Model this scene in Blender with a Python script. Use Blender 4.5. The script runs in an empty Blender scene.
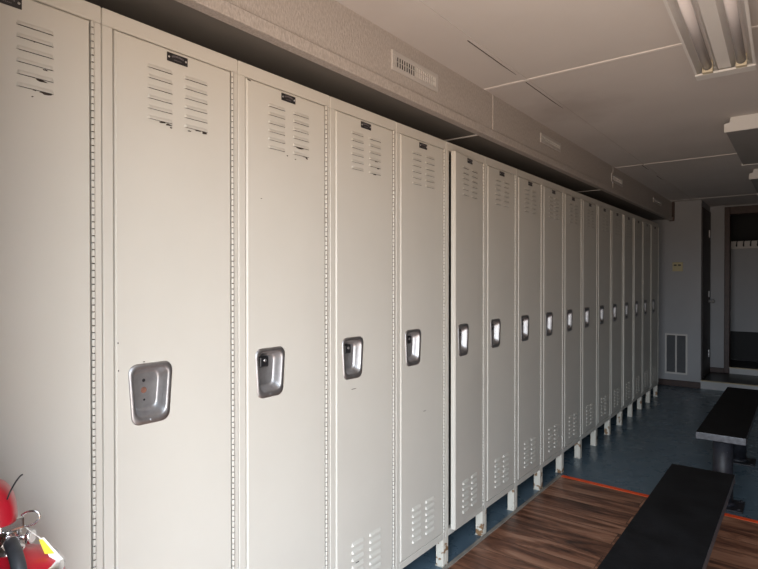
import bpy, bmesh, math, random
from mathutils import Vector, Matrix

random.seed(7)
C = bpy.context.scene.collection
PI = math.pi

# ------------------------------------------------------------------ geometry of the place (metres)
W = .414            # locker width
S0 = .6645          # y of the seam between the first and the second locker in view
YAW = math.radians(37.562)
CAM = (1.374, 0.0, 1.3997)
CEIL = 2.433
TOP = 2.074         # top of the lockers
YEND = 8.1575         # end wall
YHALL = 9.0        # hall back wall


# ------------------------------------------------------------------ materials
def nodes(name):
    m = bpy.data.materials.new(name)
    m.use_nodes = True
    nt = m.node_tree
    b = nt.nodes['Principled BSDF']
    return m, nt, b


def N(nt, t, **kw):
    n = nt.nodes.new(t)
    for k, v in kw.items():
        if k in n.inputs.keys():
            n.inputs[k].default_value = v
        else:
            setattr(n, k, v)
    return n


def rgba(c):
    return (c[0], c[1], c[2], 1)


def ramp(nt, fac, stops, interp='LINEAR'):
    r = nt.nodes.new('ShaderNodeValToRGB')
    r.color_ramp.interpolation = interp
    els = r.color_ramp.elements
    els[0].position, els[0].color = stops[0][0], rgba(stops[0][1])
    els[1].position, els[1].color = stops[-1][0], rgba(stops[-1][1])
    for p, c in stops[1:-1]:
        e = els.new(p)
        e.color = rgba(c)
    nt.links.new(fac, r.inputs['Fac'])
    return r


def worldpos(nt, scale=(1, 1, 1)):
    g = nt.nodes.new('ShaderNodeNewGeometry')
    mp = nt.nodes.new('ShaderNodeMapping')
    mp.inputs['Scale'].default_value = scale
    nt.links.new(g.outputs['Position'], mp.inputs['Vector'])
    return mp.outputs['Vector']


def noise(nt, vec, scale, detail=3, rough=.55):
    n = N(nt, 'ShaderNodeTexNoise')
    n.inputs['Scale'].default_value = scale
    n.inputs['Detail'].default_value = detail
    n.inputs['Roughness'].default_value = rough
    nt.links.new(vec, n.inputs['Vector'])
    return n.outputs['Fac']


def bump(nt, b, h, strength, dist):
    bp = nt.nodes.new('ShaderNodeBump')
    bp.inputs['Strength'].default_value = strength
    bp.inputs['Distance'].default_value = dist
    nt.links.new(h, bp.inputs['Height'])
    nt.links.new(bp.outputs['Normal'], b.inputs['Normal'])


def mat(name, col, rough=.5, metal=0., var=.06, vscale=3., bmp=0., bscale=60., spec=.5, chips=None):
    """base paint with slight mottling, optional bump and optional worn chips (threshold, colour, scale)"""
    m, nt, b = nodes(name)
    v = worldpos(nt)
    lo = tuple(c * (1 - var) for c in col)
    hi = tuple(min(1, c * (1 + var)) for c in col)
    r = ramp(nt, noise(nt, v, vscale, 4), [(.3, lo), (.7, hi)])
    out = r.outputs['Color']
    if chips:
        th, cc, sc = chips
        k = ramp(nt, noise(nt, v, sc, 5, .6), [(th, (0, 0, 0)), (th + .02, (1, 1, 1))])
        mx = nt.nodes.new('ShaderNodeMixRGB')
        nt.links.new(k.outputs['Color'], mx.inputs['Fac'])
        nt.links.new(out, mx.inputs['Color1'])
        mx.inputs['Color2'].default_value = rgba(cc)
        out = mx.outputs['Color']
    nt.links.new(out, b.inputs['Base Color'])
    b.inputs['Roughness'].default_value = rough
    b.inputs['Metallic'].default_value = metal
    b.inputs['Specular IOR Level'].default_value = spec
    if bmp:
        bump(nt, b, noise(nt, v, bscale, 4), bmp, .002)
    return m


PAINT = (.588, .566, .51)
M = {}
M['paint'] = mat('locker_paint', PAINT, .38, var=.025, vscale=2.5, bmp=.03, bscale=5, spec=.35)
M['paint_leg'] = mat('locker_leg_paint', (.66, .62, .54), .5, var=.05, chips=(.57, (.26, .15, .075), 20))
M['slit'] = mat('slit_shade_dark', (.03, .022, .018), .8, var=.2)  # dark fill: shade and rust of louvre slits, shade between hinge knuckles
M['rust'] = mat('rust_chip', (.035, .024, .018), .85, var=.4, vscale=60)
M['rust_orange'] = mat('rust_orange', (.17, .075, .05), .8, var=.4, vscale=90)
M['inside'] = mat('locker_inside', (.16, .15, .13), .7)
M['steel'] = mat('stainless_handle', (.40, .395, .40), .5, metal=1., var=.12, vscale=40, bmp=.05, bscale=200)
M['black_metal'] = mat('black_metal', (.012, .012, .014), .45)
M['plate'] = mat('name_plate_black', (.010, .010, .012), .35)
M['silver'] = mat('silver_mark', (.55, .53, .52), .4, metal=.6)
M['plate_mark'] = mat('name_plate_lettering', (.16, .14, .15), .5)
M['wall'] = mat('wall_paint', (.36, .36, .37), .7, var=.03, vscale=3, bmp=.15, bscale=120)
M['wall_room'] = mat('wall_room_paint', (.14, .13, .12), .7, var=.03)
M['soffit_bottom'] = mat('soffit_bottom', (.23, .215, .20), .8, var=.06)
M['trim_wood'] = mat('dark_brown_trim', (.045, .020, .014), .5, var=.3, vscale=30)
M['door_wood'] = mat('dark_door_wood', (.018, .011, .009), .5, var=.3, vscale=20)
M['white'] = mat('white_enamel', (.72, .71, .69), .4, var=.03)
M['grey_lens'] = mat('diffuser_grey', (.30, .29, .28), .55, var=.05, vscale=6)
M['tube'] = mat('unlit_tube_glass', (.78, .74, .74), .18, var=.03)
M['cream'] = mat('cream_plastic', (.62, .55, .40), .5, var=.1, vscale=30)
M['yellow_cream'] = mat('aged_ivory_plastic', (.50, .43, .24), .5)
M['vent_white'] = mat('vent_white', (.60, .57, .54), .5, var=.04)
M['vent_grey'] = mat('vent_grey_paint', (.15, .155, .165), .5, var=.04)
M['vent_dark'] = mat('vent_dark', (.05, .045, .042), .8)
M['riser'] = mat('white_riser', (.50, .50, .50), .6, var=.08)
M['nosing'] = mat('nosing_strip', (.62, .53, .36), .45, var=.1)
M['hall_floor'] = mat('hall_floor', (.018, .020, .024), .35)
M['tape'] = mat('orange_tape', (.95, .10, .02), .5, var=.1, vscale=20)
M['edge_strip'] = mat('grey_edge_strip', (.30, .275, .24), .5, var=.25, vscale=12)
M['bench_top'] = mat('bench_black_paint', (.0065, .007, .0085), .6, spec=.15, var=.4, vscale=9, bmp=.25, bscale=70, chips=(.735, (.10, .10, .11), 24))
M['bench_edge'] = mat('bench_worn_edge', (.075, .078, .09), .45, var=.5, vscale=40)
M['bench_leg'] = mat('bench_black_steel', (.020, .021, .028), .5, var=.5, vscale=30, chips=(.7, (.12, .12, .14), 40))
M['red'] = mat('extinguisher_red', (.50, .012, .028), .28, var=.1, vscale=20)
M['chrome'] = mat('chrome', (.74, .73, .74), .2, metal=1., var=.08, vscale=60)
M['rubber'] = mat('hose_rubber', (.045, .05, .058), .5, var=.15, vscale=60)
M['yellow'] = mat('yellow_tag', (.80, .62, .03), .5)
M['paper'] = mat('tag_white', (.78, .76, .72), .5)
M['concrete'] = mat('outside_concrete', (.42, .40, .37), .85, var=.1, vscale=2)
M['black_wall'] = mat('near_black_back_room', (.012, .012, .013), .7)  # near-black colour for back room walls and lower partition
M['panel_white'] = mat('hook_panel_white', (.36, .36, .37), .6, var=.03)
M['batten'] = mat('ceiling_batten', (.78, .74, .71), .6, var=.06)
M['crack'] = mat('open_ceiling_joint', (.10, .085, .075), .9)


def ceiling_mat():
    m, nt, b = nodes('ceiling_board')
    v = worldpos(nt)
    a = ramp(nt, noise(nt, v, 1.3, 5), [(.3, (.625, .59, .565)), (.7, (.685, .65, .625))])
    # one grey water stain near the long joint
    g = nt.nodes.new('ShaderNodeVectorMath'); g.operation = 'DISTANCE'
    nt.links.new(v, g.inputs[0]); g.inputs[1].default_value = (.24, 3.35, CEIL)
    mul = nt.nodes.new('ShaderNodeMath'); mul.operation = 'MULTIPLY_ADD'
    nt.links.new(noise(nt, v, 5, 4), mul.inputs[0]); mul.inputs[1].default_value = .5
    nt.links.new(g.outputs['Value'], mul.inputs[2])
    k = ramp(nt, mul.outputs['Value'], [(.30, (.25, .25, .25)), (.62, (0, 0, 0))])
    mx = nt.nodes.new('ShaderNodeMixRGB')
    nt.links.new(k.outputs['Color'], mx.inputs['Fac'])
    nt.links.new(a.outputs['Color'], mx.inputs['Color1'])
    mx.inputs['Color2'].default_value = (.25, .20, .18, 1)
    nt.links.new(mx.outputs['Color'], b.inputs['Base Color'])
    b.inputs['Roughness'].default_value = .85
    b.inputs['Specular IOR Level'].default_value = .2
    bump(nt, b, noise(nt, v, 90, 4), .15, .002)
    return m


def soffit_mat():
    m, nt, b = nodes('soffit_textured_covering')
    v = worldpos(nt, (1, 1, .45))
    f = noise(nt, v, 150, 3, .6)
    r = ramp(nt, f, [(.35, (.45, .405, .37)), (.65, (.585, .535, .495))])
    nt.links.new(r.outputs['Color'], b.inputs['Base Color'])
    b.inputs['Roughness'].default_value = .7
    bump(nt, b, f, .6, .004)
    return m


def blue_floor_mat():
    m, nt, b = nodes('blue_grey_floor_paint')
    v = worldpos(nt)
    a = ramp(nt, noise(nt, v, 2.2, 6, .6), [(.3, (.092, .148, .200)), (.7, (.13, .195, .25))])
    k = ramp(nt, noise(nt, v, 9, 6, .7), [(.68, (0, 0, 0)), (.74, (.5, .5, .5))])
    mx = nt.nodes.new('ShaderNodeMixRGB')
    nt.links.new(k.outputs['Color'], mx.inputs['Fac'])
    nt.links.new(a.outputs['Color'], mx.inputs['Color1'])
    mx.inputs['Color2'].default_value = (.19, .235, .27, 1)
    nt.links.new(mx.outputs['Color'], b.inputs['Base Color'])
    rr = ramp(nt, noise(nt, v, 6, 4), [(.3, (.22, .22, .22)), (.7, (.36, .36, .36))])
    nt.links.new(rr.outputs['Color'], b.inputs['Roughness'])
    bump(nt, b, noise(nt, v, 30, 4), .06, .002)
    return m


def plank_mat():
    m, nt, b = nodes('walnut_vinyl_planks')
    v = worldpos(nt)
    br = nt.nodes.new('ShaderNodeTexBrick')
    br.inputs['Scale'].default_value = 1
    br.inputs['Brick Width'].default_value = .92
    br.inputs['Row Height'].default_value = .152
    br.inputs['Mortar Size'].default_value = .0016
    br.inputs['Mortar Smooth'].default_value = .1
    br.inputs['Bias'].default_value = 0
    br.inputs['Color1'].default_value = (0, 0, 0, 1)
    br.inputs['Color2'].default_value = (1, 1, 1, 1)
    br.inputs['Mortar'].default_value = (.5, .5, .5, 1)
    br.offset = .37
    nt.links.new(v, br.inputs['Vector'])
    # each plank shifts the grain
    sep = nt.nodes.new('ShaderNodeVectorMath'); sep.operation = 'MULTIPLY_ADD'
    nt.links.new(br.outputs['Color'], sep.inputs[0])
    sep.inputs[1].default_value = (7, 3, 5)
    nt.links.new(v, sep.inputs[2])
    mp = nt.nodes.new('ShaderNodeMapping'); mp.inputs['Scale'].default_value = (1.1, 6.5, 1)
    nt.links.new(sep.outputs['Vector'], mp.inputs['Vector'])
    n1 = N(nt, 'ShaderNodeTexNoise'); n1.inputs['Scale'].default_value = 1.6
    n1.inputs['Detail'].default_value = 6; n1.inputs['Distortion'].default_value = 1.2
    n1.inputs['Roughness'].default_value = .62
    nt.links.new(mp.outputs['Vector'], n1.inputs['Vector'])
    add = nt.nodes.new('ShaderNodeMath'); add.operation = 'MULTIPLY_ADD'
    sepc = nt.nodes.new('ShaderNodeSeparateColor')
    nt.links.new(br.outputs['Color'], sepc.inputs['Color'])
    nt.links.new(sepc.outputs['Red'], add.inputs[0]); add.inputs[1].default_value = .10
    nt.links.new(n1.outputs['Fac'], add.inputs[2])
    r = ramp(nt, add.outputs['Value'], [(.36, (.050, .022, .014)), (.48, (.155, .067, .040)),
                                        (.58, (.29, .135, .080)), (.72, (.44, .245, .16))])
    mx = nt.nodes.new('ShaderNodeMixRGB')
    nt.links.new(br.outputs['Fac'], mx.inputs['Fac'])
    nt.links.new(r.outputs['Color'], mx.inputs['Color1'])
    mx.inputs['Color2'].default_value = (.03, .016, .012, 1)
    nt.links.new(mx.outputs['Color'], b.inputs['Base Color'])
    b.inputs['Roughness'].default_value = .4
    bump(nt, b, n1.outputs['Fac'], .08, .002)
    return m


M['ceiling'] = ceiling_mat()
M['soffit'] = soffit_mat()
M['blue_floor'] = blue_floor_mat()
M['planks'] = plank_mat()


# ------------------------------------------------------------------ mesh helpers
def box(bm, lo, hi, mi=0, bev=0., seg=1):
    t = bmesh.new()
    bmesh.ops.create_cube(t, size=1)
    for v in t.verts:
        v.co = Vector([lo[i] + (v.co[i] + .5) * (hi[i] - lo[i]) for i in range(3)])
    if bev:
        bmesh.ops.bevel(t, geom=t.edges[:], offset=bev, segments=seg, affect='EDGES', profile=.6)
    merge(bm, t, mi)


def merge(bm, t, mi=None, mx=None):
    vm = {}
    for v in t.verts:
        vm[v] = bm.verts.new(mx @ v.co if mx else v.co)
    for f in t.faces:
        try:
            nf = bm.faces.new([vm[v] for v in f.verts])
            nf.material_index = f.material_index if mi is None else mi
            nf.smooth = f.smooth
        except ValueError:
            pass
    t.free()


def frame_axes(d):
    d = d.normalized()
    u = d.cross(Vector((0, 0, 1)))
    if u.length < 1e-3:
        u = Vector((1, 0, 0))
    u.normalize()
    return u, u.cross(d).normalized()


def tube(bm, pts, r, n=10, mi=0, cap=True, closed=False):
    pts = [Vector(p) for p in pts]
    rs = r if isinstance(r, (list, tuple)) else [r] * len(pts)
    rings = []
    u = None
    for i, p in enumerate(pts):
        if closed:
            d = pts[(i + 1) % len(pts)] - pts[i - 1]
        else:
            d = pts[min(i + 1, len(pts) - 1)] - pts[max(i - 1, 0)]
        d.normalize()
        if u is None:
            u, w = frame_axes(d)
        else:
            u = (u - d * u.dot(d)).normalized()
            w = u.cross(d).normalized()
        rings.append([bm.verts.new(p + (u * math.cos(a) + w * math.sin(a)) * rs[i])
                      for a in [2 * PI * k / n for k in range(n)]])
    m = len(rings)
    for i in range(m if closed else m - 1):
        A, B = rings[i], rings[(i + 1) % m]
        for k in range(n):
            f = bm.faces.new([A[k], A[(k + 1) % n], B[(k + 1) % n], B[k]])
            f.material_index = mi
            f.smooth = True
    if cap and not closed:
        for R in (rings[0], rings[-1]):
            f = bm.faces.new(R)
            f.material_index = mi


def lathe(bm, prof, c=(0, 0, 0), n=28, mi=0, axis='z'):
    """prof: list of (r, z)"""
    rings = []
    for r, z in prof:
        ring = []
        for k in range(n):
            a = 2 * PI * k / n
            p = Vector((r * math.cos(a), r * math.sin(a), z))
            if axis == 'x':
                p = Vector((p.z, p.x, p.y))
            elif axis == 'y':
                p = Vector((p.y, p.z, p.x))
            ring.append(bm.verts.new(p + Vector(c)))
        rings.append(ring)
    for A, B in zip(rings[:-1], rings[1:]):
        for k in range(n):
            f = bm.faces.new([A[k], A[(k + 1) % n], B[(k + 1) % n], B[k]])
            f.material_index = mi
            f.smooth = True
    for R in (rings[0], rings[-1]):
        f = bm.faces.new(R)
        f.material_index = mi


def prism(bm, poly, ax, a, b, mi=0):
    """extrude a 2D polygon along an axis; poly coords are the other two axes in xyz order"""
    def pt(p, t):
        q = list(p)
        q.insert(ax, t)
        return q
    A = [bm.verts.new(pt(p, a)) for p in poly]
    B = [bm.verts.new(pt(p, b)) for p in poly]
    n = len(poly)
    for f in [A[::-1], B] + [[A[i], A[(i + 1) % n], B[(i + 1) % n], B[i]] for i in range(n)]:
        g = bm.faces.new(f)
        g.material_index = mi


def obj(name, bm, mats, parent=None, loc=None, fix=True):
    if fix:
        bmesh.ops.recalc_face_normals(bm, faces=bm.faces[:])
    me = bpy.data.meshes.new(name)
    bm.to_mesh(me)
    bm.free()
    for m in (mats if isinstance(mats, (list, tuple)) else [mats]):
        me.materials.append(M[m])
    o = bpy.data.objects.new(name, me)
    C.objects.link(o)
    if parent:
        o.parent = parent
    if loc:
        o.location = loc
    return o


def tag(o, label, cat, group=None):
    o['label'] = label
    o['category'] = cat
    if group:
        o['group'] = group
    return o


def thing(name, label, cat, loc=(0, 0, 0), group=None):
    o = bpy.data.objects.new(name, None)
    o.empty_display_size = .1
    C.objects.link(o)
    o.location = loc
    return tag(o, label, cat, group)


def struct(name, bm, mats, parent=None):
    o = obj(name, bm, mats, parent)
    if not parent:
        o['kind'] = 'structure'
    return o


def sbox(name, lo, hi, m, bev=0., parent=None):
    bm = bmesh.new()
    box(bm, lo, hi, 0, bev)
    return struct(name, bm, m, parent)


def dup(o, parent=None):
    c = o.copy()
    C.objects.link(c)
    if parent:
        c.parent = parent
    for ch in list(o.children):
        dup(ch, c)
    return c


# ------------------------------------------------------------------ the setting
XL, XR = -.50, 2.55
sbox('floor', (XL - .1, .0, -.10), (XR + .1, 8.28, 0), 'blue_floor')
sbox('ground_outside', (.2, -.12, -.16), (2.7, 0, -.012), 'concrete')
sbox('ceiling', (XL - .1, .0, CEIL), (XR + .1, 10.4, CEIL + .12), 'ceiling')
sbox('wall_left', (XL - .12, 0, 0), (XL, 8.28, CEIL), 'wall_room')
sbox('wall_right', (XR, 0, 0), (XR + .12, 10.4, CEIL), 'wall_room')

# front wall with the wide doorway the camera stands in
OX0, OX1, OZ = .60, 1.90, 2.02
bm = bmesh.new()
box(bm, (XL, .06, 0), (OX0, .235, CEIL))
box(bm, (OX1, .06, 0), (XR, .235, CEIL))
box(bm, (OX0, .06, OZ), (OX1, .235, CEIL))
struct('wall_front', bm, 'wall_room')

# end wall beside the hall opening, the hall's side wall with a dark door
sbox('wall_end', (XL, YEND, 0), (.337, YEND + .12, CEIL), 'wall')
bm = bmesh.new()
box(bm, (.24, YEND + .12, 0), (.337, YHALL, CEIL))
struct('wall_hall_side', bm, 'wall')
d = struct('door_1', (lambda b: (box(b, (.337, 8.20, .115), (.350, 8.96, 2.345), 0, .002), b)[1])(bmesh.new()), 'door_wood')
bm = bmesh.new()
for z in (.39, 2.035):
    box(bm, (.350, 8.77, z - .05), (.360, 8.825, z + .05), 0, .002)
obj('hinge_plate', bm, 'silver', d)
bm = bmesh.new()
lathe(bm, [(.0, 0), (.024, .001), (.024, .006), (.010, .008), (.010, .035), (.026, .042), (.028, .056), (.020, .066), (0, .068)], (.350, 8.79, 1.11), 16, axis='x')
box(bm, (.350, 8.765, 1.165), (.357, 8.815, 1.25), 0, .002)
obj('door_knob', bm, 'silver', d)

FX = .565     # left edge of the far doorway
bm = bmesh.new()
box(bm, (.24, YHALL, 0), (FX, YHALL + .12, CEIL))
box(bm, (1.50, YHALL, 0), (XR, YHALL + .12, CEIL))
box(bm, (FX, YHALL, 2.34), (1.50, YHALL + .12, CEIL))
struct('wall_hall_back', bm, 'wall')
bm = bmesh.new()
box(bm, (.512, YHALL - .025, .108), (.577, YHALL + .13, 2.41), 0, .004)
box(bm, (1.485, YHALL - .025, .12), (1.565, YHALL + .13, 2.41), 0, .004)
box(bm, (.577, YHALL - .025, 2.305), (1.485, YHALL + .13, 2.41), 0, .004)
struct('trim_1', bm, 'trim_wood')
# raised hall floor and the second step
bm = bmesh.new()
box(bm, (.337, 8.175, 0), (XR, YHALL, .106), 0)
struct('floor_hall', bm, 'hall_floor')
sbox('trim_2', (.337, 8.155, 0), (XR, 8.175, .097), 'riser')
sbox('trim_3', (.337, 8.145, .097), (XR, 8.205, .108), 'nosing', .003)
sbox('floor_back_room', (.24, YHALL + .02, 0), (XR, 10.4, .186), 'hall_floor')
sbox('trim_4', (.577, YHALL + .0, .106), (1.485, YHALL + .02, .182), 'riser')
sbox('trim_5', (.577, YHALL - .012, .182), (1.485, YHALL + .045, .194), 'nosing', .003)
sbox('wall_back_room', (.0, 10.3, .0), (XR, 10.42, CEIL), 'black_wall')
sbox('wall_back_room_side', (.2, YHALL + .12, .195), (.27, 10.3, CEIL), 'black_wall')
sbox('baseboard_end', (XL, YEND - .014, 0), (.337, YEND, .079), 'trim_wood', .003)
sbox('baseboard_hall', (.337, YHALL - .014, .106), (.512, YHALL, .175), 'trim_wood', .003)

# partition in the back room that carries the hooks
bm = bmesh.new()
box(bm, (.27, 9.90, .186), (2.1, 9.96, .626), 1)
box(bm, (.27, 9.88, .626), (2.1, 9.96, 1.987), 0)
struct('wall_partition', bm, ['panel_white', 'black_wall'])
t = thing('coat_rack', 'white board with a row of dark coat hooks in the far doorway', 'coat rack', (0, 9.88, 0))
bm = bmesh.new(); box(bm, (.40, -.018, 1.871), (1.9, 0, 1.984), 0, .003)
obj('rack_board', bm, 'vent_white', t)
for k in range(12):
    x = .585 + k * .0875
    bm = bmesh.new()
    tube(bm, [(x, -.02, 1.963), (x, -.045, 1.948), (x - .006, -.062, 1.918), (x, -.055, 1.901), (x + .004, -.038, 1.909)], .006, 6)
    tube(bm, [(x, -.02, 1.958), (x + .004, -.05, 1.968), (x + .012, -.066, 1.983)], .006, 6)
    box(bm, (x - .009, -.022, 1.903), (x + .009, -.018, 1.978))
    obj('hook', bm, 'black_metal', t)

# ------------------------------------------------------------------ soffit (boxed duct) over the lockers
bm = bmesh.new()
box(bm, (XL, .235, 2.208), (0, YEND, CEIL), 0)
bm.faces.ensure_lookup_table()
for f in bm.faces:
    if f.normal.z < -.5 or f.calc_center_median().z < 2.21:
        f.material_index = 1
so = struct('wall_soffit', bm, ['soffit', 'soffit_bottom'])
sbox('trim_6', (-.035, .235, 2.188), (.011, YEND, 2.232), 'soffit', .003)
sbox('trim_7', (-.03, YEND - .02, 2.18), (.03, YEND, CEIL), 'trim_wood', .003)
for i, y in enumerate((2.83, 5.28)):
    sbox('trim_%d' % (8 + i), (-.002, y - .007, 2.232), (.004, y + .007, CEIL), 'soffit')
for i, y in enumerate((2.765, 5.11)):
    sbox('trim_%d' % (10 + i), (-.48, y - .006, 2.203), (-.035, y + .006, 2.209), 'batten')

# ceiling joints
n = 12
for y in (.32, 2.7214, 5.3435, 8.0):
    sbox('trim_%d' % n, (.004, y - .008, CEIL - .004), (XR, y + .008, CEIL + .001), 'batten'); n += 1
sbox('trim_%d' % n, (.229, .25, CEIL - .003), (.249, 2.712, CEIL + .001), 'ceiling'); n += 1
sbox('trim_%d' % n, (.229, 2.731, CEIL - .003), (.249, 5.334, CEIL + .001), 'ceiling'); n += 1
sbox('trim_%d' % n, (.229, 5.353, CEIL - .003), (.249, 7.99, CEIL + .001), 'ceiling'); n += 1
bm = bmesh.new()
for ya, yb, wd in ((2.12, 2.62, .006), (2.75, 3.30, .006), (5.36, 5.62, .006), (6.0, 6.3, .005)):
    prism(bm, [(.224, ya), (.230, ya), (.230, yb), (.230 - wd * .3, yb), (.230 - wd, (ya * .3 + yb * .7))], 2, CEIL - .0035, CEIL + .001)
struct('trim_%d' % n, bm, 'crack'); n += 1

# ------------------------------------------------------------------ floor covering in the foreground
bm = bmesh.new()
prism(bm, [(.020, .26), (XR, .26), (XR, 3.78), (.020, 3.894)], 2, 0, .006)
struct('floor_planks', bm, 'planks')
bm = bmesh.new()
prism(bm, [(.002, .26), (.022, .26), (.022, 3.893), (.002, 3.893)], 2, 0, .010)
struct('trim_%d' % n, bm, 'edge_strip'); n += 1
bm = bmesh.new()
prism(bm, [(.022, 3.874), (XR, 3.745), (XR, 3.785), (.022, 3.914)], 2, .0, .0075)
tag(obj('edge_tape', bm, 'tape'), 'orange red tape strip along the far edge of the wood plank floor', 'tape')

# ------------------------------------------------------------------ lockers
DY0, DY1 = .031, W - .029        # door edges inside a locker
DZ0, DZ1 = .178, 2.029
DWID = DY1 - DY0
ZB = .1425                        # underside of the locker body


def rounded_trap(cy, cz, hw_top, hw_bot, hh, r, n=6):
    cs = [(cy - hw_bot, cz - hh), (cy + hw_bot, cz - hh), (cy + hw_top, cz + hh), (cy - hw_top, cz + hh)]
    out = []
    for i in range(4):
        p = Vector(cs[i]); a = Vector(cs[i - 1]); b = Vector(cs[(i + 1) % 4])
        da = (a - p).normalized(); db = (b - p).normalized()
        ang = da.angle(db)
        t = r / math.tan(ang / 2)
        c = p + (da + db).normalized() * (r / math.sin(ang / 2))
        p0 = p + da * t; p1 = p + db * t
        a0 = math.atan2(p0.y - c.y, p0.x - c.x); a1 = math.atan2(p1.y - c.y, p1.x - c.x)
        while a1 < a0:
            a1 += 2 * PI
        if a1 - a0 > PI:
            a1 -= 2 * PI
        for k in range(n + 1):
            q = a0 + (a1 - a0) * k / n
            out.append((c.x + r * math.cos(q), c.y + r * math.sin(q)))
    return out


HCY, HCZ = .1242, 1.101       # handle centre within a locker


def louvre(bm, y0, y1, z, up=True):
    """pressed hood, open along its lower edge"""
    h, dpt, e = (.010, .0044, .006) if z > 1 else (.0135, .0068, .006)
    X = .0032
    a = [bm.verts.new(p) for p in ((X, y0, z), (X, y1, z), (X, y1 - e * .6, z + h), (X, y0 + e * .6, z + h))]
    o = [bm.verts.new(p) for p in ((X + dpt, y0 + e, z), (X + dpt, y1 - e, z), (X + dpt * .75, y1 - e, z + h * .45), (X + dpt * .75, y0 + e, z + h * .45))]
    for f, mi in (([o[0], o[1], o[2], o[3]], 0), ([o[3], o[2], a[2], a[3]], 0),
                  ([a[0], o[0], o[3], a[3]], 0), ([o[1], a[1], a[2], o[2]], 0),
                  ([a[0], a[1], o[1], o[0]], 1)):
        g = bm.faces.new(f)
        g.material_index = mi


def chip(bm, y, z, wy, hz, rnd, mi=2):
    n = 11
    pts = []
    for k in range(n):
        a = 2 * PI * k / n
        q = rnd.uniform(.45, 1.1)
        pts.append((y + wy * q * math.cos(a), z + hz * q * math.sin(a)))
    A = [bm.verts.new((.0038, p[0], p[1])) for p in pts]
    B = [bm.verts.new((.0028, p[0], p[1])) for p in pts]
    f = bm.faces.new(A); f.material_index = mi
    for i in range(n):
        f = bm.faces.new([A[i], A[(i + 1) % n], B[(i + 1) % n], B[i]]); f.material_index = mi


TOPZ = [1.962 - k * .0270 for k in range(6)]
BOTZ = [.372 - k * .0288 for k in range(6)]
COLS = [(.1160, .191), (.2250, .303)]


def door_mesh(chips=(), seed=0):
    """y measured from the locker's left seam, shifted so that the hinge edge is y = 0"""
    rnd = random.Random(seed)
    bm = bmesh.new()
    b = .004
    out = [(DY0 + b, DZ0 + b), (DY1 - b, DZ0 + b), (DY1 - b, DZ1 - b), (DY0 + b, DZ1 - b)]
    edge = [(DY0, DZ0), (DY1, DZ0), (DY1, DZ1), (DY0, DZ1)]
    hole = rounded_trap(HCY, HCZ, .055, .044, .070, .024)
    vo = [bm.verts.new((.003, p[0], p[1])) for p in out]
    vh = [bm.verts.new((.003, p[0], p[1])) for p in hole]
    eds = [bm.edges.new((vo[i], vo[(i + 1) % 4])) for i in range(4)]
    eds += [bm.edges.new((vh[i], vh[(i + 1) % len(vh)])) for i in range(len(vh))]
    bmesh.ops.triangle_fill(bm, use_beauty=True, edges=eds)
    ve = [bm.verts.new((-.001, p[0], p[1])) for p in edge]
    vb = [bm.verts.new((-.020, p[0], p[1])) for p in edge]
    vi = [bm.verts.new((-.020, p[0] * .93 + .07 * (DY0 + DY1) / 2, p[1] + (.012 if p[1] < 1 else -.012))) for p in edge]
    for A, B in ((vo, ve), (ve, vb), (vb, vi)):
        for i in range(4):
            bm.faces.new([A[i], A[(i + 1) % 4], B[(i + 1) % 4], B[i]])
    bmesh.ops.recalc_face_normals(bm, faces=bm.faces[:])
    for c0, c1 in COLS:
        for z in TOPZ + BOTZ:
            louvre(bm, c0, c1, z)
    for c in chips:
        chip(bm, c[0], c[1], c[2], c[3], rnd, c[4] if len(c) > 4 else 2)
    for v in bm.verts:
        v.co.y -= DY1
    return bm


def handle_mesh(kind):
    bm = bmesh.new()
    # x, left/right half widths at top and bottom, z range about the centre, corner radius
    loops = [(.003, .0640, .0530, -.081, .080, .024), (.0065, .0622, .0512, -.079, .078, .023), (.0068, .0530, .0430, -.064, .069, .023),
             (.0040, .0500, .0400, -.060, .066, .021), (-.014, .0450, .0350, -.053, .060, .024), (-.023, .0415, .0325, -.048, .056, .022), (-.0255, .0375, .0295, -.042, .050, .018)]
    rings = []
    for i, (x, ht, hb, za, zb, r) in enumerate(loops):
        sh = 0 if i < 2 else -.0005
        rings.append([bm.verts.new((x, p[0] - DY1, p[1])) for p in rounded_trap(HCY + sh, HCZ + (za + zb) / 2, ht, hb, (zb - za) / 2, r)])
    for A, B in zip(rings[:-1], rings[1:]):
        n = len(A)
        for k in range(n):
            f = bm.faces.new([A[k], A[(k + 1) % n], B[(k + 1) % n], B[k]])
            f.smooth = True
    f = bm.faces.new(rings[-1])
    bmesh.ops.recalc_face_normals(bm, faces=bm.faces[:])
    c = HCY - DY1
    if kind == 'holes':
        lathe(bm, [(.0046, -.0255), (.0042, -.0249)], (0, c - .004, HCZ + .030), 12, 1, 'x')
        lathe(bm, [(.0085, -.0255), (.0066, -.0249)], (0, c - .004, HCZ + .004), 14, 2, 'x')
        lathe(bm, [(.003, -.0255), (.003, -.0249)], (0, c - .003, HCZ - .022), 10, 1, 'x')
    lathe(bm, [(.005, .0066), (.004, .0078)], (0, c, HCZ - .0710), 12, 0, 'x')
    return bm


def latch_mesh():
    bm = bmesh.new()
    c = HCY - DY1
    box(bm, (-.030, c - .030, HCZ + .016), (-.010, c + .006, HCZ + .050), 0, .003)
    lathe(bm, [(.006, -.008), (.0055, -.0065), (.0, -.0064)], (0, c - .012, HCZ + .038), 12, 1, 'x')
    box(bm, (-.030, c - .022, HCZ - .030), (-.026, c + .002, HCZ + .020), 1, .001)
    return bm


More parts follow.
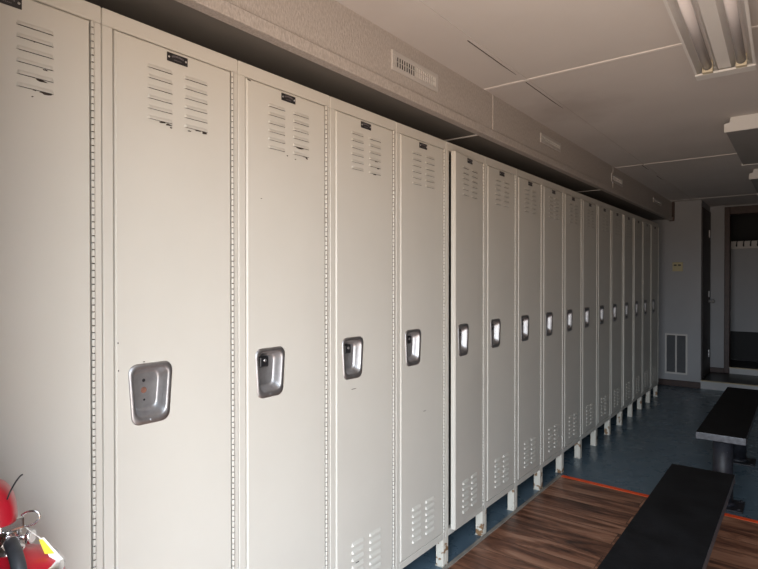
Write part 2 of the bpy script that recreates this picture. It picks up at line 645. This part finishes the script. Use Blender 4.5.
def hinge_mesh():
    bm = bmesh.new()
    pitch = .0165
    n = 110; pitch = (DZ1 + .002 - DZ0) / n
    for k in range(n):
        z = DZ0 + k * pitch
        lathe(bm, [(.0042, z), (.0046, z + .0006), (.0046, z + pitch - .003), (.0042, z + pitch - .0024)], (.0035, W - .0245, 0), 7, 0)
    tube(bm, [(.0035, W - .0245, DZ0), (.0035, W - .0245, DZ1)], .0030, 6, 1)
    return bm


def plate_mesh():
    bm = bmesh.new()
    y0, y1, z0, z1 = .1735, .2370, 1.9965, 2.0205
    box(bm, (.003, y0, z0), (.0048, y1, z1), 0, .0006)
    for y in (y0 + .006, y1 - .006):
        lathe(bm, [(.0030, .0046), (.0026, .0060), (.0, .0064)], (0, y, (z0 + z1) / 2), 10, 1, 'x')
    # worn maker's lettering, an arched upper row and a short lower row
    for k in range(9):
        u = (k - 4) / 4
        y = (y0 + y1) / 2 + u * .0165
        z = (z0 + z1) / 2 + .0028 + .0028 * (1 - u * u)
        box(bm, (.0048, y - .0013, z - .0024), (.0051, y + .0013, z + .0024), 2)
    for k in range(7):
        y = (y0 + y1) / 2 + (k - 3) * .0034
        box(bm, (.0048, y - .0009, z0 + .0058), (.0051, y + .0009, z0 + .0080), 2)
    for v in bm.verts:
        v.co.y -= DY1
    return bm


def body_mesh():
    bm = bmesh.new()
    g = .0012
    y0, y1 = g, W - g
    D = -.46
    # frame, face by face, with softened edges
    zh = DZ1 + .0028
    box(bm, (-.022, y0, ZB), (0, DY0 - .0035, zh - .0004), 0, .0018)
    box(bm, (-.022, DY1 + .0085, ZB), (0, y1, zh - .0004), 0, .0018)
    box(bm, (-.022, y0, zh), (0, y1, TOP), 0, .0018)
    box(bm, (-.022, DY0 - .0035, ZB), (-.0004, DY1 + .0085, DZ0 - .003), 0, .0015)
    # sheet metal box
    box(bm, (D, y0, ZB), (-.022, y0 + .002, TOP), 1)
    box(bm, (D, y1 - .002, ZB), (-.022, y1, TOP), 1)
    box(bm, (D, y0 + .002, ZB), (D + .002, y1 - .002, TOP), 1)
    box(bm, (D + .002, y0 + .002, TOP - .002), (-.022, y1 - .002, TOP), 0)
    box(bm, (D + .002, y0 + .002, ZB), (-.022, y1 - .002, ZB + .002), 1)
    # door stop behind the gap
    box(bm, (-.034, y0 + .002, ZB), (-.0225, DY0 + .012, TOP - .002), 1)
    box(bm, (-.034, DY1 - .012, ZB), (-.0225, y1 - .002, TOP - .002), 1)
    return bm


def leg_mesh(side, front=True):
    """angle iron leg standing under the frame's corner"""
    bm = bmesh.new()
    y0, y1 = (W - .016, W - .0015) if side > 0 else (.0015, .030)
    x = -.004 if front else -.415
    if front:
        box(bm, (x - .0025, y0, 0), (x, y1, ZB), 0, .0006)
        ys = y0 if side > 0 else y1 - .0025
        box(bm, (x - .042, ys, 0), (x - .0025, ys + .0025, ZB), 0, .0006)
        box(bm, (x - .046, y0 - .002, 0), (x + .001, y1, .003), 0)
    else:
        box(bm, (x - .04, y0, 0), (x - .0375, y1, ZB), 0)
        box(bm, (x - .0375, y1 - .0025, 0), (x, y1, ZB), 0)
    return bm


B_BODY = B_HINGE = None
meshcache = {}


def shared(key, name, make, mats, parent, loc=None):
    if key not in meshcache:
        o = obj(name, make(), mats, parent, loc, fix=False)
        meshcache[key] = o.data
    else:
        o = bpy.data.objects.new(name, meshcache[key])
        C.objects.link(o)
        o.parent = parent
        if loc:
            o.location = loc
    return o


CH = {
    -1: [(.262, 1.9365, 0.0048, 0.0045), (.275, 1.8515, 0.0176, 0.0034), (.284, 1.8260, 0.0152, 0.0041), (.262, 1.8275, 0.0064, 0.0030), (.258, 1.8112, 0.0032, 0.0015), (.229, 1.9651, 0.0040, 0.0030, 3), (.245, 1.9090, 0.0064, 0.0023), (.285, 1.8785, 0.0064, 0.0023)],
    0: [(.16, 1.8250, .010, .0032), (.178, 1.8224, .012, .0035), (.185, 1.8163, .005, .003), (.27, 1.8260, .016, .0026), (.291, 1.8245, .010, .004), (.243, 1.8194, .007, .002), (.036, 1.24, .002, .003), (.037, 1.17, .002, .004), (.105, 1.185, .006, .0016)],
    1: [(.262, 1.8520, .022, .0035), (.285, 1.8290, .015, .0045), (.292, 1.8224, .008, .003), (.237, 1.8112, .004, .002), (.20, 1.8163, .004, .002), (.088, 1.66, .005, .0012), (.04, 2.0231, .010, .0025)],
    2: [(.27, 1.8790, .012, .0025), (.285, 1.8525, .012, .003), (.262, 1.8250, .012, .002), (.15, .30, .012, .003), (.13, .98, .02, .0014)],
    3: [(.15, .283, .006, .004), (.22, .80, .016, .0014), (.17, .355, .005, .002)],
}
ORD = {-1: 'first', 0: 'second', 1: 'third', 2: 'fourth', 3: 'fifth', 4: 'sixth', 5: 'seventh', 6: 'eighth', 7: 'ninth', 8: 'tenth',
       9: 'eleventh', 10: 'twelfth', 11: 'thirteenth', 12: 'fourteenth', 13: 'fifteenth', 14: 'sixteenth', 15: 'seventeenth'}
LAB = {
    -1: 'beige steel locker at the left edge, cut off by the frame, behind the fire extinguisher',
    0: 'beige steel locker second from left, its empty steel handle showing a rusty screw hole',
    1: 'beige steel locker third from left, rust chips under its right upper louvres',
    2: 'beige steel locker fourth from left, between the third one and the fifth',
    3: 'beige steel locker fifth from left, just before the locker whose door is ajar',
    4: 'beige steel locker with its door slightly ajar, sixth from left',
    5: 'beige steel locker seventh from left, just after the one with the ajar door',
    13: 'beige steel locker third from the far end of the row',
    14: 'beige steel locker next to last at the far end of the row',
    15: 'beige steel locker last at the dark far end of the row, nearest the end wall',
}
OPEN = {4: 5.0, 12: .8, 13: .6}
for i in range(-1, 16):
    lab = LAB.get(i, 'beige steel locker with closed door, %s from left in the long row' % ORD[i])
    t = thing('locker', lab, 'locker', (0, S0 + i * W, 0), 'row of beige steel lockers along the left wall')
    shared('body', 'locker_body', body_mesh, ['paint', 'inside'], t)
    if i in CH:
        d = obj('door', door_mesh(CH[i], i + 20), ['paint', 'slit', 'rust', 'rust_orange'], t, (0, DY1, 0), fix=False)
    else:
        d = shared('door', 'door', door_mesh, ['paint', 'slit'], t, (0, DY1, 0))
    if i in OPEN:
        d.rotation_euler.z = math.radians(OPEN[i])
    h = shared('handle_%s' % (i == 0), 'handle', lambda: handle_mesh('holes' if i == 0 else 'x'), ['steel', 'black_metal', 'rust_orange'], d)
    if i != 0:
        k = shared('latch', 'latch', latch_mesh, ['black_metal', 'steel'], d)
    shared('plate', 'name_plate', plate_mesh, ['plate', 'silver', 'plate_mark'], d)
    shared('hinge', 'hinge', hinge_mesh, ['paint', 'slit'], t)
    for sd in (-1, 1):
        shared('leg_f%d' % sd, 'leg', lambda: leg_mesh(sd), ['paint_leg'], t)
        shared('leg_b%d' % sd, 'leg', lambda: leg_mesh(sd, False), ['paint_leg'], t)

# ------------------------------------------------------------------ vents on the soffit face
def air_vent(y0, y1, z0, z1, lab):
    t = thing('air_vent', lab, 'vent', (0, (y0 + y1) / 2, (z0 + z1) / 2), 'supply vents on the soffit')
    hw, hh = (y1 - y0) / 2, (z1 - z0) / 2
    fr = .020
    bm = bmesh.new()
    box(bm, (0, -hw, -hh), (.008, hw, -hh + fr), 0, .002)
    box(bm, (0, -hw, hh - fr), (.008, hw, hh), 0, .002)
    box(bm, (0, -hw, -hh + fr), (.008, -hw + fr * 1.3, hh - fr), 0, .002)
    box(bm, (0, hw - fr * 1.3, -hh + fr), (.008, hw, hh - fr), 0, .002)
    obj('vent_frame', bm, 'vent_white', t)
    iy0, iy1 = -hw + fr * 1.3, hw - fr * 1.3
    bm = bmesh.new(); box(bm, (.0, iy0, -hh + fr), (.0012, iy1, hh - fr))
    obj('dark_duct_backing', bm, 'vent_dark', t)  # dark sheet, the shade inside the duct put into its colour
    bm = bmesh.new()
    n = 18
    for k in range(n):
        y = iy0 + (k + .5) * (iy1 - iy0) / n
        box(bm, (.0015, y - .0009, -hh + fr), (.0065, y + .0009, hh - fr))
    box(bm, (.0060, iy0, -.0015), (.0070, iy1, .0015))
    obj('blades', bm, 'vent_white', t)
    bm = bmesh.new(); box(bm, (.0014, 0.0, -hh + fr), (.0022, iy1, hh - fr))
    obj('damper', bm, 'vent_white', t)
    return t


air_vent(1.869, 2.236, 2.284, 2.368, 'nearest white air vent on the soffit, left half open and dark, above the fifth locker')
air_vent(3.524, 3.90, 2.308, 2.370, 'second white air vent from the front on the soffit face')
air_vent(5.217, 5.60, 2.292, 2.364, 'third white air vent from the front on the soffit face')
air_vent(6.976, 7.43, 2.303, 2.356, 'farthest small white air vent on the soffit, near the end wall')

# return air grille and wall plate on the end wall
t = thing('return_air_grille', 'tall white return air grille low on the end wall beside the last locker', 'grille', (.0535, YEND, .426))
bm = bmesh.new()
hw, hh = .1335, .267
for lo, hi in (((-hw, -.012, -hh), (-hw + .022, 0, hh)), ((hw - .022, -.012, -hh), (hw, 0, hh)),
               ((-hw + .022, -.012, -hh), (hw - .022, 0, -hh + .024)), ((-hw + .022, -.012, hh - .024), (hw - .022, 0, hh)),
               ((-.010, -.012, -hh + .024), (.010, 0, hh - .024))):
    box(bm, lo, hi, 0, .002)
obj('grille_frame', bm, 'vent_white', t)
bm = bmesh.new()
nn = 34
for k in range(nn):
    z = -hh + .03 + k * (2 * hh - .06) / nn
    for a, b in ((-hw + .022, -.010), (.010, hw - .022)):
        v = [bm.verts.new(p) for p in ((a, -.009, z), (b, -.009, z), (b, -.001, z + .010), (a, -.001, z + .010),
                                       (a, -.0095, z + .001), (b, -.0095, z + .001), (b, -.0015, z + .011), (a, -.0015, z + .011))]
        for q in ((0, 1, 2, 3), (7, 6, 5, 4), (0, 1, 5, 4), (2, 3, 7, 6)):
            bm.faces.new([v[j] for j in q])
obj('grille_slats', bm, 'vent_grey', t)
bm = bmesh.new(); box(bm, (-hw + .01, -.001, -hh + .01), (hw - .01, 0, hh - .01))
obj('grille_backing', bm, 'vent_dark', t)

t = thing('wall_plate', 'aged ivory wall plate with two dark slots on the end wall', 'wall plate', (.068, YEND, 1.575))
bm = bmesh.new(); box(bm, (-.062, -.014, -.06), (.062, 0, .06), 0, .004, 2)
obj('plate_cover', bm, 'yellow_cream', t)
bm = bmesh.new()
for x in (-.028, .022):
    box(bm, (x - .017, -.016, .012), (x + .017, -.0138, .030), 0, .0006)
obj('slot', bm, 'black_metal', t)

# ------------------------------------------------------------------ ceiling lights
def fixture(y0, y1, zb, lab, bare):
    xc, hw = 1.091, .116
    t = thing('ceiling_light', lab, 'ceiling light', (xc, (y0 + y1) / 2, CEIL), 'fluorescent ceiling lights')
    L = (y1 - y0) / 2
    H = zb - CEIL
    bm = bmesh.new()
    if bare:
        # folded reflector: raised sides, two tube troughs, centre wireway
        prof = [(-hw, H), (-hw + .010, H), (-hw + .020, H + .034), (-.088, H + .046), (-.040, H + .046), (-.024, H + .012),
                (.024, H + .012), (.040, H + .046), (.088, H + .046), (hw - .020, H + .034), (hw - .010, H), (hw, H),
                (hw - .020, H + .064), (.062, -.001), (-.062, -.001), (-hw + .020, H + .064)]
        prism(bm, prof, 1, -L + .004, L - .004, 0)
        obj('reflector', bm, 'white', t)
        for sgn in (-1, 1):
            y = sgn * L
            bm = bmesh.new()
            prism(bm, [(-hw, H - .004), (hw, H - .004), (hw, H + .020), (hw - .018, H + .07), (.064, -.001), (-.064, -.001), (-hw + .018, H + .07), (-hw, H + .020)], 1, y - .003, y + .003, 0)
            box(bm, (-hw, min(y, y - sgn * .070), H - .006), (hw, max(y, y - sgn * .070), H + .004), 0, .001)
            obj('end_plate', bm, 'white', t)
        for x in (-.064, .064):
            bm = bmesh.new()
            tube(bm, [(x, -L + .105, H + .020), (x, L - .105, H + .020)], .019, 16, 0)
            for sgn in (-1, 1):
                lathe(bm, [(.0, 0), (.0192, .0005), (.0195, .018), (.0190, .0185)], (x, sgn * (L - .105) - (.0 if sgn < 0 else .018), H + .020), 16, 1, 'y')
            obj('tube', bm, ['tube', 'steel'], t)
            for sgn in (-1, 1):
                y = sgn * (L - .087)
                bm = bmesh.new()
                box(bm, (x - .021, y - .017, H - .006), (x + .021, y + .017, H + .046), 0, .004, 2)
                box(bm, (x - .006, y - sgn * .0165 - .001, H + .0), (x + .006, y - sgn * .0165 + .001, H + .02), 0)
                obj('lamp_holder', bm, 'cream', t)
    else:
        bm = bmesh.new()
        prism(bm, [(-hw + .006, H), (hw - .006, H), (hw - .006, H + .03), (-hw + .006, H + .03)], 1, -L + .006, L - .006, 0)
        obj('diffuser', bm, 'grey_lens', t)
        bm = bmesh.new()
        prism(bm, [(-hw, H + .030), (hw, H + .030), (hw, H + .045), (.088, H + .06), (.082, -.001), (-.082, -.001), (-.088, H + .06), (-hw, H + .045)], 1, -L + .006, L - .006, 0)
        obj('housing', bm, 'white', t)
        for sgn in (-1, 1):
            y = sgn * L
            bm = bmesh.new()
            prism(bm, [(-hw - .003, H - .004), (hw + .003, H - .004), (hw + .003, H + .048), (.090, H + .055), (.084, -.001), (-.084, -.001), (-.090, H + .055), (-hw - .003, H + .048)], 1, y - .006, y + .006, 0)
            obj('end_plate', bm, 'white', t)
    return t


lf = fixture(1.75, 2.985, 2.345, 'open fluorescent fixture with two bare unlit tubes, nearest on the ceiling', True)
lf.rotation_euler.z = math.radians(1.3)
lf.location.x += .013
fixture(4.14, 5.42, 2.345, 'second fluorescent fixture from the front, covered with a flat grey diffuser', False)
fixture(6.20, 7.42, 2.345, 'farthest covered fluorescent fixture at the right edge, near the hall', False)

# ------------------------------------------------------------------ benches
def bench(y0, y1, hw, legs, lab):
    t = thing('bench', lab, 'bench', (.985, (y0 + y1) / 2, 0), 'black changing benches')
    c = (y0 + y1) / 2
    bm = bmesh.new()
    box(bm, (-hw, y0 - c, .423), (hw, y1 - c, .465), 0, .004, 2)
    bm.normal_update()
    for f in bm.faces:
        if abs(f.normal.z) < .9:
            f.material_index = 1
    obj('bench_top', bm, ['bench_top', 'bench_edge'], t)
    for y in legs:
        bm = bmesh.new()
        lathe(bm, [(.055, 0.012), (.055, .411)], (0, y - c, 0), 28)
        lathe(bm, [(.066, .010), (.064, .022), (.056, .030)], (0, y - c, 0), 28)
        p = obj('pedestal', bm, 'bench_leg', t)
        bm = bmesh.new()
        box(bm, (-.112, y - c - .10, 0 if y > 3.9 else .006), (.112, y - c + .10, .012), 0, .002)
        for sx in (-1, 1):
            for sy in (-1, 1):
                lathe(bm, [(.010, .012), (.010, .019), (.006, .021), (0, .0212)], (sx * .092, y - c + sy * .08, 0), 8)
        obj('base_plate', bm, 'bench_leg', p)
        bm = bmesh.new()
        box(bm, (-.10, y - c - .075, .411), (.10, y - c + .075, .423), 0, .001)
        obj('mounting_plate', bm, 'bench_leg', p)
    return t


bench(1.20, 3.135, .136, (1.6, 2.70), 'near long black bench with chipped top standing on the wood plank floor')
bench(3.88, 5.68, .130, (4.02, 5.06), 'far black bench with scuffed front edge standing on the blue grey floor')

# ------------------------------------------------------------------ fire extinguisher on the front wall's return
AX = Vector((.285, .3608, 0))
TC = Vector((.949, -.315, 0)).normalized()     # out into the doorway
RT = Vector((.315, .949, 0)).normalized()      # along the lockers
ZB0 = .44


def ex(a, tcam, z):
    """a along the lockers, tcam out towards the doorway, from the extinguisher's axis; z above the floor"""
    return tuple(RT * a + TC * tcam + Vector((0, 0, z - ZB0)))


def spline(ctl, sub=6):
    out = []
    for i in range(len(ctl) - 1):
        P = [Vector(ctl[max(0, min(len(ctl) - 1, i + k))]) for k in (-1, 0, 1, 2)]
        for k in range(sub):
            q = k / sub
            out.append(.5 * ((2 * P[1]) + (P[2] - P[0]) * q + (2 * P[0] - 5 * P[1] + 4 * P[2] - P[3]) * q * q + (3 * P[1] - P[0] - 3 * P[2] + P[3]) * q ** 3))
    out.append(Vector(ctl[-1]))
    return out


t = thing('fire_extinguisher', 'red fire extinguisher with grey hose and yellow tag at lower left before first locker', 'fire extinguisher', (AX.x, AX.y, ZB0))
R = .088
zz = lambda prof: [(r, z - ZB0) for r, z in prof]
bm = bmesh.new()
lathe(bm, zz([(.0, .44), (R - .012, .44), (R, .455), (R, .872), (R - .003, .886), (R - .010, .900), (R - .022, .912), (.046, .921), (.030, .926), (.024, .934)]), n=48)
tank = obj('tank', bm, 'red', t)
bm = bmesh.new()
lathe(bm, zz([(R - .0022, .887), (R - .0010, .890), (R - .0085, .9035), (R - .0125, .9035)]), n=48)
obj('rim_band', bm, 'chrome', tank)
bm = bmesh.new()
lathe(bm, zz([(.026, .928), (.026, .936), (.017, .940), (.017, .957), (.021, .959), (.021, .979), (.012, .981)]), n=24)
tube(bm, [ex(.0, .012, .958), ex(.004, .034, .957)], .0115, 14)
tube(bm, [ex(.004, .032, .957), ex(.005, .040, .957)], .0135, 6)
box(bm, (-.014, -.022, .972 - ZB0), (.026, .018, .992 - ZB0), 0, .004, 2)
valve = obj('valve', bm, 'chrome', t)
# squeeze lever: a broad domed red cover running back over the valve
bm = bmesh.new()
nu, nv = 20, 12
grid = []
for i in range(nu + 1):
    u = -1 + 2 * i / nu
    row = []
    for j in range(nv + 1):
        a = PI * j / nv
        sc = math.sqrt(max(0, 1 - abs(u) ** 3)) * .98 + .02
        row.append(bm.verts.new(ex(-.0205 + .036 * math.cos(a) * (.35 + .65 * sc), -.01 + .055 * u, .990 + .064 * math.sin(a) * sc)))
    grid.append(row)
for i in range(nu):
    for j in range(nv):
        f = bm.faces.new([grid[i][j], grid[i + 1][j], grid[i + 1][j + 1], grid[i][j + 1]]); f.smooth = True
for row in (grid[0], grid[-1]):
    bm.faces.new(row)
bm.faces.new([g[0] for g in grid] + [g[-1] for g in grid][::-1])
obj('lever', bm, 'red', t)
bm = bmesh.new()
pts = [ex(.032 + .0150 * math.cos(q), .012 + .006 * math.cos(q), .984 + .0125 * math.sin(q) + .003 * math.cos(q)) for q in [2 * PI * k / 28 for k in range(28)]]
tube(bm, pts, .0021, 8, closed=True)
tube(bm, [ex(-.02, .0, .972), ex(.018, .006, .976)], .0025, 8)
obj('pull_pin', bm, 'chrome', t)
bm = bmesh.new()
ctr = Vector(ex(.031, .004, .950)); ad = (RT * .85 + TC * .5).normalized()
tube(bm, [Vector(ex(.012, .0, .950)), ctr], .005, 10, 0)
tube(bm, [ctr, ctr + ad * .007], .0125, 20, 0)
tube(bm, [ctr + ad * .0069, ctr + ad * .0073], .0102, 20, 1)
obj('pressure_gauge', bm, ['chrome', 'paper'], valve)
bm = bmesh.new()
ctl = [ex(.0045, .036, .957), ex(.0065, .050, .9575), ex(.011, .072, .951), ex(.0155, .092, .934), ex(.018, .105, .905), ex(.019, .112, .85), ex(.019, .114, .75), ex(.018, .113, .62)]
tube(bm, spline(ctl), .0112, 14)
hose = obj('hose', bm, 'rubber', t)
bm = bmesh.new()
q = Vector(ctl[-1])
tube(bm, [q, q - Vector((0, 0, .03)), q - Vector((0, 0, .10))], [.014, .012, .019], 14)
obj('nozzle', bm, 'black_metal', hose)
bm = bmesh.new()
for mi, quad, off in ((1, ((.046, .950), (.0535, .949), (.082, .903), (.066, .900)), 0), (0, ((.0455, .947), (.0510, .947), (.0690, .917), (.0540, .920)), .0009)):
    pv = [Vector(ex(p_[0], .022, p_[1])) for p_ in quad]
    fr = [bm.verts.new(v + TC * (.0006 + off)) for v in pv]
    bk = [bm.verts.new(v + TC * off) for v in pv]
    for f in [fr, bk[::-1]] + [[fr[i], fr[(i + 1) % 4], bk[(i + 1) % 4], bk[i]] for i in range(4)]:
        g = bm.faces.new(f); g.material_index = mi
tube(bm, [ex(.022, .008, .974), ex(.034, .016, .962), ex(.048, .0225, .949)], .0010, 5, 1)
obj('inspection_tag', bm, ['yellow', 'paper'], t)
bm = bmesh.new()
tube(bm, spline([ex(.000, .03, 1.030), ex(.004, .028, 1.041), ex(.011, .026, 1.054), ex(.018, .026, 1.064), ex(.0225, .026, 1.067)]), .0013, 6)
obj('zip_tie', bm, 'black_metal', t)
bm = bmesh.new()
# band around the tank and a plate against the front wall
wy = .235 - AX.y
box(bm, (-.03, wy, .55 - ZB0), (.03, wy + .006, .80 - ZB0), 0, .001)
box(bm, (-.012, wy + .006, .60 - ZB0), (.012, -R + .004, .63 - ZB0), 0, .001)
box(bm, (-.012, wy + .006, .74 - ZB0), (.012, -R + .004, .77 - ZB0), 0, .001)
lathe(bm, zz([(R + .0005, .60), (R + .002, .601), (R + .002, .629), (R + .0005, .63)]), n=48)
obj('wall_bracket', bm, 'black_metal', t)

# ------------------------------------------------------------------ daylight through the doorway
w = bpy.data.worlds.new('World')
bpy.context.scene.world = w
w.use_nodes = True
nt = w.node_tree
bg = nt.nodes['Background']
tc = nt.nodes.new('ShaderNodeTexCoord')
sp = nt.nodes.new('ShaderNodeSeparateXYZ')
nt.links.new(tc.outputs['Generated'], sp.inputs[0])
ma = nt.nodes.new('ShaderNodeMath'); ma.operation = 'MULTIPLY_ADD'
ma.inputs[1].default_value = .5; ma.inputs[2].default_value = .5
nt.links.new(sp.outputs['Z'], ma.inputs[0])
# sunlit pavement below the horizon, open sky above
r = ramp(nt, ma.outputs['Value'], [(0, (1.95, 1.58, 1.28)), (.485, (1.95, 1.58, 1.28)), (.505, (3.3, 3.65, 4.0)), (1.0, (2.7, 3.2, 3.8))])
nt.links.new(r.outputs['Color'], bg.inputs['Color'])
bg.inputs['Strength'].default_value = 3.0

pl = bpy.data.lights.new('doorway_portal', 'AREA')
pl.shape = 'RECTANGLE'
pl.size = OX1 - OX0
pl.size_y = OZ
pl.cycles.is_portal = True
po = bpy.data.objects.new('doorway_portal', pl)
C.objects.link(po)
po.location = ((OX0 + OX1) / 2, .03, OZ / 2)
po.rotation_euler = (math.radians(90), 0, 0)     # -Z looks along +Y into the room

# ------------------------------------------------------------------ camera
cd = bpy.data.cameras.new('camera')
cd.sensor_width = 36
cd.lens = 550.84 / 758 * 36
cd.clip_start = .01
cam = bpy.data.objects.new('camera', cd)
C.objects.link(cam)
PIT, ROL = math.radians(-.4577), math.radians(-.0057)
fw = Vector((-math.sin(YAW) * math.cos(PIT), math.cos(YAW) * math.cos(PIT), math.sin(PIT)))
rt = Vector((math.cos(YAW), math.sin(YAW), 0))
up = rt.cross(fw)
r2 = rt * math.cos(ROL) + up * math.sin(ROL)
u2 = up * math.cos(ROL) - rt * math.sin(ROL)
cam.rotation_euler = Matrix((r2, u2, -fw)).transposed().to_euler()
cam.location = CAM
s = bpy.context.scene
s.camera = cam
s.view_settings.view_transform = 'Standard'
s.view_settings.look = 'None'
s.view_settings.gamma = 1
s.view_settings.use_curve_mapping = False
s.view_settings.exposure = 0.52
s.cycles.max_bounces = 12
s.cycles.diffuse_bounces = 8
s.cycles.use_denoising = True
